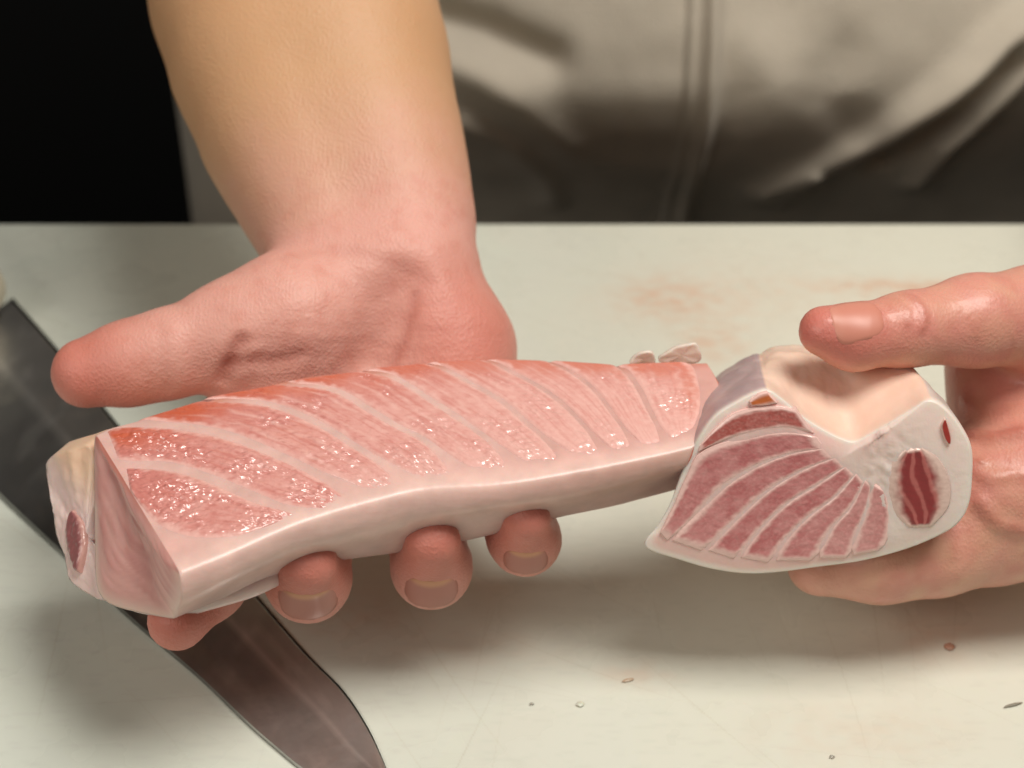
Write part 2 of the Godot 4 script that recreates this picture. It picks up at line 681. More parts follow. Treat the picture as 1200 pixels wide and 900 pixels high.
# ------------------------------------------------------------------ the long block of belly
func fillet() -> void:
	var A := on_y(110, 505, 0.079)
	var B := on_y(212, 670, 0.0765)
	var D := on_y(828, 424, 0.080)
	var n := (B - A).cross(D - A).normalized()
	if n.y < 0: n = -n
	var to := func(x, y): return on_plane(x, y, A, n)
	var N := 220
	var t0 := spline(px_list([110, 504, 130, 495, 180, 482, 233, 467, 300, 449, 370, 435, 450, 428, 520, 421, 600, 417, 650, 420, 700, 424, 745, 427, 790, 423, 826, 422], to), N)
	var t1 := spline(px_list([212, 671, 250, 656, 300, 634, 350, 613, 400, 597, 450, 584, 500, 573, 600, 565, 700, 548, 760, 536, 812, 524], to), N)
	var b1 := PackedVector3Array()
	var b0 := PackedVector3Array()
	var low := px_list([206, 727, 250, 709, 300, 688, 350, 673, 400, 663, 465, 655, 565, 637, 650, 613, 720, 598, 790, 580], func(x, y): return Vector3(x, y, 0))
	low = spline(low, N)
	var mid_low := spline(px_list([206, 718, 250, 697, 300, 672, 350, 652, 400, 640, 465, 624, 505, 613, 565, 601, 615, 595, 660, 589, 720, 574, 777, 558, 800, 551], func(x, y): return Vector3(x, y, 0)), N)
	var sag := PackedVector3Array()
	for i in N:
		var u := i / float(N - 1)
		var z := t1[i].z - 0.0005
		b1.append(on_z(mid_low[i].x, mid_low[i].y, z))
		sag.append(on_z(low[i].x, low[i].y, z - lerpf(0.003, 0.012, ss(0.0, 0.2, u))))
		var side := (t0[i] - t1[i])
		var q := sag[i] + side * lerpf(0.15, 0.45, ss(0.0, 0.4, u))
		b0.append(q)
	var e0 := on_z(112, 707, t1[0].z - 0.017)
	for i in N:
		b0[i] = b0[i].lerp(e0 + (t0[i] - t0[0]), 1.0 - ss(0.0, 0.12, i / float(N - 1)))
	var root := thing("fish_fillet", "long pink block of fatty fish belly with white fat stripes resting across the open palm", "fish", (A + D) / 2 + Vector3(0, -0.03, 0))
	# bulge at the right end: the corner is rounded in plan
	var rings := []
	for i in N:
		var u := i / float(N - 1)
		var loop := PackedVector3Array()
		var corners := [t0[i], t1[i], b1[i], sag[i], b0[i]]
		var bow := ss(0.93, 1.0, u)
		var counts := [64, 18, 10, 8, 20]
		for k in 5:
			for j in counts[k]:
				var w = j / float(counts[k])
				var q: Vector3 = corners[k].lerp(corners[(k + 1) % 5], w)
				if k == 0: q += Vector3(0.006, 0, 0) * bow * sin(w * PI)
				if k == 1: q += (t1[i] - t0[i]).normalized() * 0.0022 * sin(w * PI)
				loop.append(q)
		for pass_ in 7:
			var prev := loop.duplicate()
			for j in loop.size():
				if j > 5 and j < 57: continue
				loop[j] = prev[j] * 0.5 + (prev[(j + 1) % loop.size()] + prev[(j - 1 + loop.size()) % loop.size()]) * 0.25
		for j in loop.size():
			var q := loop[j]
			loop[j] = q + n * 0.0001 * nz.get_noise_3d(q.x * 60, q.y * 60, q.z * 60) + Vector3(0, 0, 0.00025) * nz.get_noise_3d(q.x * 22, q.y * 30 + 7, q.z * 22)
		rings.append(loop)
	var m := 120.0
	var fat_top := srgb(235, 186, 177)
	var fat_side := srgb(238, 200, 190)
	var side_r := srgb(205, 165, 152)
	var paint := func(u: float, w: float, q: Vector3) -> Color:
		var j := w * m
		var mott := nz.get_noise_3d(q.x * 110, q.y * 110, q.z * 110)
		var c := fat_top
		if j < 64.0:
			c = fat_top.lerp(srgb(208, 112, 84), (1.0 - ss(0.0, 9.0, j)) * 0.9 * ss(0.04, 0.2, u))
			c = c.lerp(srgb(206, 140, 130), 0.5 * ss(0.5, 0.85, u) * (1.0 - ss(48.0, 60.0, j)))
			c = c.lerp(fat_side, ss(54.0, 64.0, j))
		else:
			c = fat_side.lerp(side_r, ss(0.45, 0.95, u) * 0.8)
			c = c.lerp(srgb(205, 170, 165), 0.7 * ss(78.0, 90.0, j))
		return c.lerp(c.darkened(0.18), 0.5 + mott * 0.7)
	var lean := (A - B).cross(Vector3.UP).normalized()
	if lean.x > 0: lean = -lean
	var axis := (B - A).normalized()
	var end_cap := func(q: Vector3, w: float, j: float):
		var jj := j * m
		var along := (q - A).dot(axis) / A.distance_to(B)
		var below := (A.lerp(B, along)).y - q.y
		var streak := nf.get_noise_3d(along * 3.5, below * 420.0 - along * 4.0, 3.0)
		var c := srgb(220, 168, 160).lerp(srgb(198, 138, 132), clampf(0.45 + 0.9 * streak, 0, 1) * (1.0 - ss(0.012, 0.03, below)))
		c = c.lerp(srgb(216, 176, 166), ss(0.016, 0.032, below) * 0.55)
		var rim := 1.0 - ss(0.0, 0.22, w)
		if jj > 64 and jj < 112: c = c.lerp(srgb(222, 190, 178), rim)
		elif jj < 60: c = c.lerp(srgb(196, 120, 106), rim * (1.0 - ss(0.3, 0.9, along)))
		var h := 0.0022 * sin(PI * minf(w * 1.4, 1.0)) * 0.5 + 0.0003 * streak * ss(0.0, 0.3, w)
		h -= 0.003 * ss(0.1, 0.6, w) * (1.0 - ss(0.2, 0.5, along))
		return [q + lean * h, c]
	var far_cap := func(q: Vector3, w: float, j: float): return [q + Vector3(0.004, 0, -0.001) * sin(minf(w * 2.0, 1.0) * PI / 2), srgb(210, 120, 95)]
	var flesh := obj("flesh", skin(rings, paint, end_cap, far_cap, 40), M.fat, root)

	# muscle segments between the fat lines of the cut face
	var L := [
		[120, 552, 140, 546, 200, 549, 250, 564, 300, 588, 340, 602, 372, 604],
		[150, 492, 182, 496, 233, 501, 273, 511, 317, 528, 367, 551, 400, 567, 430, 586],
		[225, 468, 243, 468, 300, 471, 340, 481, 383, 501, 417, 523, 450, 543, 490, 570],
		[320, 446, 340, 450, 373, 453, 400, 460, 433, 480, 467, 500, 500, 517, 550, 560],
		[415, 432, 440, 436, 460, 441, 477, 450, 500, 465, 560, 505, 618, 553],
		[490, 424, 510, 427, 527, 435, 560, 453, 593, 473, 627, 503, 676, 543],
		[560, 419, 580, 425, 603, 437, 633, 453, 660, 473, 685, 498, 718, 536],
		[636, 420, 655, 428, 677, 440, 700, 460, 720, 487, 752, 530],
		[716, 426, 730, 432, 747, 453, 762, 483, 784, 524],
		[800, 423, 815, 428, 822, 445, 824, 468, 818, 505],
	]
	var red := srgb(200, 92, 60)
	var pale := srgb(224, 162, 154)
	var deep_pink := srgb(206, 130, 122)
	for i in range(-1, L.size() - 1):
		var c0: PackedVector3Array
		var c1: PackedVector3Array
		var ns := 150
		var left := 1.0 - ss(1.0, 6.0, i)
		if i == -1:
			c0 = spline(px_list([142, 547, 200, 549, 250, 564, 300, 587, 338, 599, 354, 602], to), ns)
			c1 = spline(px_list([151, 573, 168, 600, 188, 620, 225, 632, 280, 629, 338, 607], to), ns)
		elif i == 0:
			c0 = spline(px_list([117, 506, 140, 499, 182, 499, 233, 505, 273, 515, 317, 532, 367, 555, 415, 586], to), ns)
			c1 = spline(px_list([134, 540, 150, 542, 200, 544, 250, 559, 300, 580, 340, 594, 385, 598], to), ns)
		else:
			var hw: float = lerpf(1.4, 0.3, ss(0.0, 7.0, i))
			var up := func(x, y): return to.call(x + hw * 0.3, y - hw)
			var dn := func(x, y): return to.call(x - hw * 0.3, y + hw * 0.9)
			c0 = spline(px_list(L[i + 1], dn), ns)
			c1 = spline(px_list(L[i], up), ns)
			for k in ns:      # the lower end fades into the fat by the front edge
				var s := k / float(ns - 1)
				var mid := (c0[k] + c1[k]) / 2
				var pinch := ss(0.75, 1.0, s) * 0.3
				c0[k] = c0[k].lerp(mid, pinch)
				c1[k] = c1[k].lerp(mid, pinch)
		var edge_soft := lerpf(0.36, 0.45, 1.0 - left)
		var off := Vector3(i * 3.7, 0, 0)
		var pc := func(q: Vector3, s: float, w: float, mm: float) -> Color:
			var jag := 0.2 * nf.get_noise_3d(q.x * 300, q.y * 300, q.z * 300 + i)
			var k := ss(0.02, edge_soft, mm + jag * ss(0.0, 0.25, mm))
			var c := deep_pink.lerp(pale, clampf(ss(0.1, 0.75, s) * lerpf(1.0, 0.75, left) + 0.35 * (1.0 - left) + 0.5 * nz.get_noise_3d(q.x * 130, q.y * 130, q.z * 130), 0, 1))
			var redness := (1.0 - ss(0.03, 0.36, s + 0.12 * nz.get_noise_3d(q.x * 90, q.y * 90, q.z * 90 + 4)))
			if i == 0: redness = (1.0 - ss(0.02, 0.4, s)) * (1.0 - ss(0.25, 0.9, w))
			if i == -1: redness = 0.0
			if i == 8: redness = maxf(redness, 0.8 * (1.0 - ss(0.1, 0.6, w)) * (1.0 - ss(0.5, 1.0, s)))
			c = c.lerp(red, redness * 0.95)
			var fib := nf.get_noise_3d(q.x * 260 + off.x, q.y * 300, q.z * 520)
			var grain_line := nf.get_noise_2d(w * 9.0 + i * 5.0 + jag, s * 2.6)
			c = c.lerp(srgb(196, 112, 102), 0.4 * ss(0.05, 0.5, grain_line))
			c = c.lerp(fat_top, clampf(0.25 + 0.9 * fib - 0.6 * grain_line, 0, 1) * lerpf(0.3, 0.55, 1.0 - left) * ss(0.1, 0.5, s))
			if i >= 1:
				for cc2 in [0.36 + 0.05 * sin(i * 2.3), 0.68 + 0.06 * sin(i * 1.7)]:
					var off_c: float = (w - cc2 - 0.10 * nf.get_noise_2d(s * 4.0, i * 3.0 + cc2 * 9.0)) / lerpf(0.035, 0.055, s)
					c = c.lerp(fat_top, 0.6 * exp(-off_c * off_c) * ss(0.06, 0.3, s) * clampf(0.7 + nf.get_noise_2d(s * 9.0, cc2 * 20.0 + i), 0, 1))
			c = c.lerp(srgb(178, 104, 96), 0.35 * ss(0.25, 0.6, -fib) * left)
			return fat_top.lerp(c, k * lerpf(0.8, 0.97, left) * (1.0 - 0.75 * ss(0.7, 1.0, s) * (1.0 if i > 0 else 0.0)))
		var gr := func(q: Vector3, s: float, w: float, mm: float) -> float:
			var inside := ss(0.05, 0.5, mm) * lerpf(0.06, 1.35, ss(-0.15, 0.35, nz.get_noise_3d(q.x * 45, q.y * 45, q.z * 45 + 2.0) + 0.5 * (s - 0.45) + (0.2 if i < 1 else 0.0)))
			var a := nf.get_noise_3d(q.x * 330, q.y * 200, q.z * 560)
			var b := nz.get_noise_3d(q.x * 700, q.y * 300, q.z * 1100)
			return inside * (0.00042 * a + 0.0002 * b) * lerpf(0.6, 1.35, left) * ss(-0.1, 0.35, s + 0.2 * left) + 0.00025 - 0.0018 * pow(1.0 - ss(0.0, 0.07, s), 2.0) * (1.0 if i > 0 else 0.3) - (0.001 if i > 0 else 0.0006) * ss(0.88, 1.0, s)
		var o := obj("muscle_segment", slab(c0, c1, n, 64, 0.0002, 0.0035, pc, gr, 0.0006, 0.2), M.muscle, root)
		if i == 0: o.set_meta("label", "red muscle segment at the near left corner of the cut face")

	# fat and skin layer that sticks out behind the cut end, with an oval of dark muscle
	var dir := (t0[40] - t0[0]).normalized()
	var zA := A.z
	var prof := [on_z(108, 513, zA - 0.001), on_z(80, 516, zA - 0.005), on_z(53, 526, zA - 0.010), on_z(47, 545, zA - 0.009), on_z(56, 595, zA + 0.005), on_z(66, 650, zA + 0.018), on_z(82, 690, zA + 0.028), on_z(112, 709, zA + 0.035), on_z(150, 723, zA + 0.041), on_z(190, 731, zA + 0.048), on_z(175, 690, zA + 0.043), on_z(130, 640, zA + 0.022), on_z(114, 570, zA + 0.010)]
	var base := spline(PackedVector3Array(prof), 120, true)
	var frings := []
	for i in 26:
		var k := i / 25.0
		var ring := PackedVector3Array()
		var mid := Vector3.ZERO
		for q in base: mid += q
		mid /= base.size()
		for q in base:
			var g := mid + (q - mid) * (1.0 - 0.10 * pow(1.0 - ss(0.0, 0.12, k), 2.0)) * (1.0 - 0.35 * ss(0.3, 1.0, k))
			g += dir * (0.075 * k) + Vector3(0, -0.004, 0.002) * k
			g += lean * 0.0016 * nz.get_noise_3d(q.x * 90, q.y * 90, k * 3.0)
			ring.append(g)
		frings.append(ring)
	var oval := on_z(85, 632, zA + 0.012)
	var fpaint := func(u: float, w: float, q: Vector3) -> Color:
		var c := srgb(242, 214, 208).lerp(srgb(232, 198, 192), 0.5 + 0.6 * nz.get_noise_3d(q.x * 100, q.y * 100, q.z * 100))
		var high := ss(0.060, 0.070, q.y)
		return c.lerp(srgb(236, 194, 146), high * 0.6)
	var fcap := func(q: Vector3, w: float, j: float):
		var c: Color = fpaint.call(0.0, j, q)
		return [q + lean * (0.0018 * sin(w * PI / 2) + 0.0005 * nz.get_noise_3d(q.x * 250, q.y * 250, q.z * 250)), c]
	obj("belly_fat_layer", skin(frings, fpaint, fcap, fcap, 30), M.fat, root)
	var pa: Vector3 = prof[3]
	var face_n: Vector3 = (prof[6] - pa).cross(prof[0] - pa).normalized()
	if face_n.z < 0: face_n = -face_n
	var po: Vector3 = (prof[3] + prof[6] + prof[0]) / 3.0 + face_n * 0.0009
	var oc0 := px_list([84, 597, 76, 620, 78, 645, 88, 670], func(x, y): return on_plane(x, y, po, face_n))
	var oc1 := px_list([85, 597, 95, 612, 98, 640, 91, 671], func(x, y): return on_plane(x, y, po, face_n))
	var dm := func(q: Vector3, s: float, w: float, mm: float) -> Color:
		return srgb(208, 160, 150).lerp(srgb(150, 92, 92), ss(0.02, 0.4, mm + 0.15 * nf.get_noise_3d(q.x * 400, q.y * 400, q.z * 400)))
	var dmuscle := obj("dark_muscle", slab(spline(oc0, 50), spline(oc1, 50), face_n, 24, 0.0006, 0.006, dm, func(q, s, w, mm): return 0.0003 * nf.get_noise_3d(q.x * 500, q.y * 150, q.z * 500)), M.muscle_smooth, root)
	dmuscle.set_meta("label", "dark oval of blood muscle in the pale fat of the cut end")
	# thin flap of membrane at the far corner
	for fl in [[772, 424, 790, 409, 812, 403, 819, 408, 818, 424], [738, 426, 750, 414, 764, 413, 768, 425, 760, 428]]:
		var outline := spline(px_list(fl, func(x, y): return on_z(x, y, D.z - 0.001)), 40, true)
		var rr := []
		for k in 4:
			var ring := PackedVector3Array()
			for q in outline: ring.append(q + Vector3(0, 0, -0.0012 * k / 3.0) + Vector3(0, 0, 0.001) * nz.get_noise_3d(q.x * 100, q.y * 100, 1.0))
			rr.append(ring)
		obj("membrane_flap", skin(rr, func(u, w, q): return srgb(240, 218, 204), func(q, w, j): return [q, srgb(240, 218, 204)], func(q, w, j): return [q, srgb(240, 218, 204)], 6), M.fat, root)

# ------------------------------------------------------------------ the chunk with the fan-shaped cut face
func chunk() -> void:
	var O := at(960, 560, 0.462)
	var n := Vector3(-0.06, 0.30, 0.95).normalized()
	var to := func(x, y): return on_plane(x, y, O, n)
	var line := [753, 641, 768, 617, 781, 595, 797, 556, 816, 515, 836, 487, 862, 470, 884, 459, 899, 456, 918, 468, 940, 487, 965, 503, 985, 513, 1002, 517, 1022, 507, 1045, 494, 1068, 480, 1090, 468, 1110, 478, 1128, 500, 1140, 526, 1141, 560, 1137, 592, 1124, 614, 1100, 629, 1060, 645, 1010, 658, 960, 665, 915, 671, 875, 673, 835, 668, 795, 657]
	var face := spline(px_list(line, to), 300, true)
	var root := thing("fish_chunk", "chunk of fish belly with fan striped cut face pinched under the thumb at right", "fish", O + Vector3(0, -0.03, -0.02))
	var hub: Vector3 = to.call(1010, 540)
	var mid := Vector3.ZERO
	for q in face: mid += q
	mid /= face.size()
	var up := Vector3.UP - n * n.dot(Vector3.UP)
	var rings := []
	var depth := 0.05
	var dip0: Vector3 = to.call(1000, 517)
	for i in 34:
		var k := i / 33.0
		var ring := PackedVector3Array()
		for j in face.size():
			var q := face[j]
			var bev := (1.0 - ss(0.0, 0.05, k))
			var low_left := ss(0.012, -0.02, q.y - mid.y) * ss(0.02, -0.03, q.x - mid.x)
			var g := mid + (q - mid) * (1.0 - 0.012 * bev * bev) * (1.0 - 0.16 * k * k - 0.55 * low_left * pow(k, 0.8))
			g -= n * depth * k
			# the lining of the belly cavity: a trough between two ridges that shallows towards the back
			var side := absf(q.x - dip0.x) / 0.024
			if side < 1.0 and q.y > dip0.y - 0.002: g += up * 0.015 * (1.0 - side * side) * ss(0.0, 0.7, k)
			g += (q - mid).normalized() * 0.0007 * nz.get_noise_3d(g.x * 90, g.y * 90, g.z * 90) * ss(0.02, 0.2, k)
			ring.append(g)
		rings.append(ring)
	var rim := srgb(238, 224, 214)
	var infat := srgb(238, 198, 190)
	var cream := srgb(244, 212, 194)
	var spaint := func(u: float, w: float, q: Vector3) -> Color:
		var j := w * 300.0
		var mott := 0.5 + 0.6 * nz.get_noise_3d(q.x * 90, q.y * 90, q.z * 90)
		var fi := w
		var c := rim.lerp(srgb(200, 186, 178), mott)
		var f0 := face[int(j) % 300]
		var f1: Vector3 = to.call(899, 456)
		var f2: Vector3 = to.call(1090, 468)
		if f0.x > f1.x - 0.0005 and f0.x < f2.x + 0.0005 and f0.y > hub.y:
			c = cream.lerp(srgb(236, 198, 178), mott)
		elif f0.x <= f1.x and f0.y > hub.y - 0.02:
			c = srgb(196, 170, 170).lerp(srgb(170, 145, 150), mott)
		return rim.lerp(c, ss(0.0, 0.04, u))
	var fcap := func(q: Vector3, w: float, j: float):
		var p := q
		var d := q.distance_to(hub)
		var c := rim.lerp(infat, ss(0.01, 0.09, w))
		var right := ss(-0.004, 0.012, q.x - hub.x)
		c = c.lerp(rim, right * 0.75)
		c = c.lerp(srgb(232, 214, 204), (1.0 - ss(0.003, 0.013, d)) * 0.7)
		var wr := nf.get_noise_3d(q.x * 330, q.y * 180 + q.x * 200.0, q.z * 200)
		var hubby := (1.0 - ss(0.006, 0.02, d)) * ss(-0.003, 0.005, q.x - hub.x) * ss(0.006, 0.010, q.distance_to(to.call(1075, 570)))
		c = c.darkened(0.10 * hubby * ss(0.0, 0.5, wr))
		var h := 0.0006 * wr * hubby + 0.00005 * nz.get_noise_3d(q.x * 110, q.y * 110, q.z * 110)
		return [q + n * (h + 0.0012 * sin(minf(w * 3.0, 1.0) * PI / 2)), c]
	var bcap := func(q: Vector3, w: float, j: float): return [q - n * 0.004 * sin(w * PI / 2), cream]
	obj("flesh", skin(rings, spaint, fcap, bcap, 70), M.fat, root)
	var O2 := O + n * 0.00130
	var to2 := func(x, y): return on_plane(x, y, O2, n)
	var F := [
		[956, 510, 920, 504, 870, 512, 838, 522, 818, 531],
		[968, 525, 924, 533, 882, 549, 843, 575, 809, 610, 783, 634],
		[982, 535, 939, 552, 901, 575, 866, 606, 826, 646],
		[993, 545, 958, 568, 924, 589, 893, 618, 864, 655],
		[1004, 554, 978, 583, 947, 606, 920, 633, 904, 659],
		[1014, 562, 997, 595, 974, 621, 956, 656],
		[1022, 566, 1014, 600, 1002, 630, 996, 653],
		[1038, 574, 1044, 600, 1042, 625, 1034, 643],
	]
	var dark := srgb(190, 112, 112)
	var lite := srgb(210, 144, 142)
	for i in range(-1, F.size() - 1):
		var ns := 110
		var c0: PackedVector3Array
		var c1: PackedVector3Array
		if i == -1:
			c0 = spline(px_list([934, 481, 905, 476, 864, 483, 838, 503, 820, 524], to2), ns)
			c1 = spline(px_list([954, 508, 918, 503, 868, 511, 840, 520, 818, 530], to2), ns)
		else:
			var hw := -1.6
			c0 = px_list(F[i], func(x, y): return to2.call(x, y + hw))
			c1 = px_list(F[i + 1], func(x, y): return to2.call(x, y - hw))
			if i == 0: c0 = px_list([958, 513, 920, 505, 870, 513, 822, 530, 804, 560, 788, 596, 772, 624], to2)
			c0 = spline(c0, ns)
			c1 = spline(c1, ns)
			for k in ns:
				var s := k / float(ns - 1)
				var cm := (c0[k] + c1[k]) / 2
				var pinch := 0.75 * ss(0.9, 1.0, s) + (0.3 * ss(0.12, 0.0, s) if i > 0 else 0.0)
				c0[k] = c0[k].lerp(cm, pinch * 0.3)
				c1[k] = c1[k].lerp(cm, pinch * 0.3)
		var faint: float = 1.0 - 0.25 * ss(3.0, 6.0, i)
		var pc := func(q: Vector3, s: float, w: float, mm: float) -> Color:
			var jag := 0.12 * nf.get_noise_3d(q.x * 300, q.y * 380, q.z * 380 + i)
			var k := ss(0.15, 0.50, mm + jag * ss(0.0, 0.3, mm))
			var c := dark.lerp(lite, clampf(0.4 + 0.9 * nz.get_noise_3d(q.x * 150, q.y * 150, q.z * 150), 0, 1))
			if i == -1: c = c.lerp(srgb(172, 78, 62), 0.6)
			var fib := nf.get_noise_3d(q.x * 900, q.y * 900, q.z * 500)
			c = c.lerp(infat, 0.22 * clampf(fib + 0.2, 0, 1))
			return infat.lerp(c, k * faint)
		var gr := func(q: Vector3, s: float, w: float, mm: float) -> float:
			return ss(0.05, 0.4, mm) * 0.00008 * nf.get_noise_3d(q.x * 500, q.y * 500, q.z * 500)
		obj("muscle_segment", slab(c0, c1, n, 44, 0.0, 0.004, pc, gr, 0.0003, 0.28), M.muscle_smooth, root)
	# the red round of blood muscle and its pale rings
	var oc0 := px_list([1060, 526, 1044, 544, 1038, 571, 1046, 602, 1066, 619], to2)
	var oc1 := px_list([1080, 524, 1100, 538, 1113, 563, 1112, 593, 1091, 618], to2)
	var dm := func(q: Vector3, s: float, w: float, mm: float) -> Color:
		var rings_ := sin((w + 0.10 * sin(s * 5.0) + 0.04 * nf.get_noise_3d(q.x * 200, q.y * 200, q.z)) * 26.0)
		var c := srgb(146, 62, 62).lerp(srgb(190, 112, 106), 0.8 * ss(0.15, 0.9, rings_) * ss(0.1, 0.3, mm))
		return srgb(226, 196, 184).lerp(c, ss(0.16, 0.6, mm + 0.12 * nf.get_noise_3d(q.x * 300, q.y * 300, q.z * 300)))
	var dmo := obj("dark_muscle", slab(spline(oc0, 80), spline(oc1, 80), n, 60, 0.0003, 0.004, dm, func(q, s, w, mm): return 0.0001 * sin(w * 21.0), 0.0003, 0.28), M.muscle_smooth, root)
	dmo.set_meta("label", "round dark red blood muscle with pale rings")
	var sp0 := px_list([1107, 491, 1103, 500, 1106, 513, 1112, 521], to2)
	var sp1 := px_list([1108, 491, 1112, 500, 1115, 512, 1114, 521], to2)
	var spot := obj("blood_spot", slab(spline(sp0, 40), spline(sp1, 40), n, 20, 0.0002, 0.003, func(q, s, w, mm): return srgb(225, 196, 184).lerp(srgb(168, 62, 54), ss(0.05, 0.5, mm)), func(q, s, w, mm): return 0.0), M.muscle_smooth, root)
	spot.set_meta("label", "small red blood spot near the rim")
	var or0 := px_list([878, 471, 889, 462, 899, 459], to2)
	var or1 := px_list([880, 476, 898, 476, 912, 473], to2)
	var orange := obj("orange_flesh", slab(spline(or0, 40), spline(or1, 40), n, 24, 0.0001, 0.003, func(q, s, w, mm): return infat.lerp(srgb(206, 112, 62), ss(0.05, 0.8, mm)), func(q, s, w, mm): return 0.0), M.muscle_smooth, root)
	orange.set_meta("label", "small orange patch at the upper corner of the cut face")

# ------------------------------------------------------------------ the cook
func nail(root: Node, fld: Field, c: Vector3, tipward: Vector3, out: Vector3, len_: float, wid: float, rad: float, paint: Callable, called := "fingernail") -> void:
	var d := tipward.normalized()
	var nn := (out - d * out.dot(d)).normalized()
	var w := d.cross(nn)
	var rows := 20
	var cols := 16
	var which := fld.all()
	var v := PackedVector3Array()
	var cc := PackedColorArray()
	var t := PackedInt32Array()
	for lay in 2:
		for i in rows:
			var s := i / float(rows - 1)
			for j in cols:
				var k := j / float(cols - 1) * 2.0 - 1.0
				var round_ := sqrt(maxf(1.0 - pow(absf(s * 2.0 - 1.0), 3.0), 0.0))
				var half := wid * 0.5 * lerpf(0.12, 1.0, round_)
				var a := k * half / rad
				var bend := -0.0016 * pow(s - 0.35, 2.0) * 4.0
				var q := c + d * (s - 0.5) * len_ + w * sin(a) * rad + nn * ((cos(a) - 1.0) * rad + bend)
				var edge := minf(minf(1.0 - absf(k), minf(s, 1.0 - s) * 2.0) * 5.0, 1.0)
				for step in 3: q -= nn * fld.value(q, which) * 0.9
				q += nn * (0.00026 * edge - 0.00008 if lay == 0 else -0.0016)
				v.append(q)
				cc.append(paint.call(s, k))
	var m := rows * cols
	for i in rows - 1:
		for j in cols - 1:
			var a := i * cols + j
			for x in [a, a + 1, a + cols, a + 1, a + cols + 1, a + cols]: t.append(x)
			for x in [a, a + cols, a + 1, a + 1, a + cols, a + cols + 1]: t.append(m + x)
	var rim := PackedInt32Array()
	for j in cols: rim.append(j)
	for i in range(1, rows): rim.append(i * cols + cols - 1)
	for j in range(cols - 2, -1, -1): rim.append((rows - 1) * cols + j)
	for i in range(rows - 2, 0, -1): rim.append(i * cols)
	for i in rim.size():
		var a := rim[i]
		var b := rim[(i + 1) % rim.size()]
		for x in [a, a + m, b, b, a + m, b + m]: t.append(x)
	obj(called, build(v, t, cc), M.nail, root)

func dress(parts: Array, creases: Array, paint: Callable) -> Array:      # press creases into the skin and colour it
	var v: PackedVector3Array = parts[0]
	var t: PackedInt32Array = parts[1]
	if volume_of(v, t) < 0: t = flipped(t)
	var nn := normals_of(v, t)
	var c := PackedColorArray()
	c.resize(v.size())
	var boxes := []
	for cr in creases:
		var b := AABB(cr[0][0], Vector3.ZERO)
		for q in cr[0]: b = b.expand(q)
		boxes.append(b.grow(cr[2] * 2.6))
	for i in v.size():
		var q := v[i]
		var press := 0.0
		var tint := 0.0
		for k in creases.size():
			if not boxes[k].has_point(q): continue
			var dd: float = line_dist(q, creases[k][0]) / creases[k][2]
			if dd < 2.5:
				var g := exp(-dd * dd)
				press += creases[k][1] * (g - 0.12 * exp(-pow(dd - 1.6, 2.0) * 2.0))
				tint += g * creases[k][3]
		press -= 0.0001 * nz.get_noise_3d(q.x * 130, q.y * 130, q.z * 130)
		v[i] = q - nn[i] * press
		var col: Color = paint.call(q, nn[i])
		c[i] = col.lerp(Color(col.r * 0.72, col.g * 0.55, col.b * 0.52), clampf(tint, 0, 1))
	return [v, t, c]

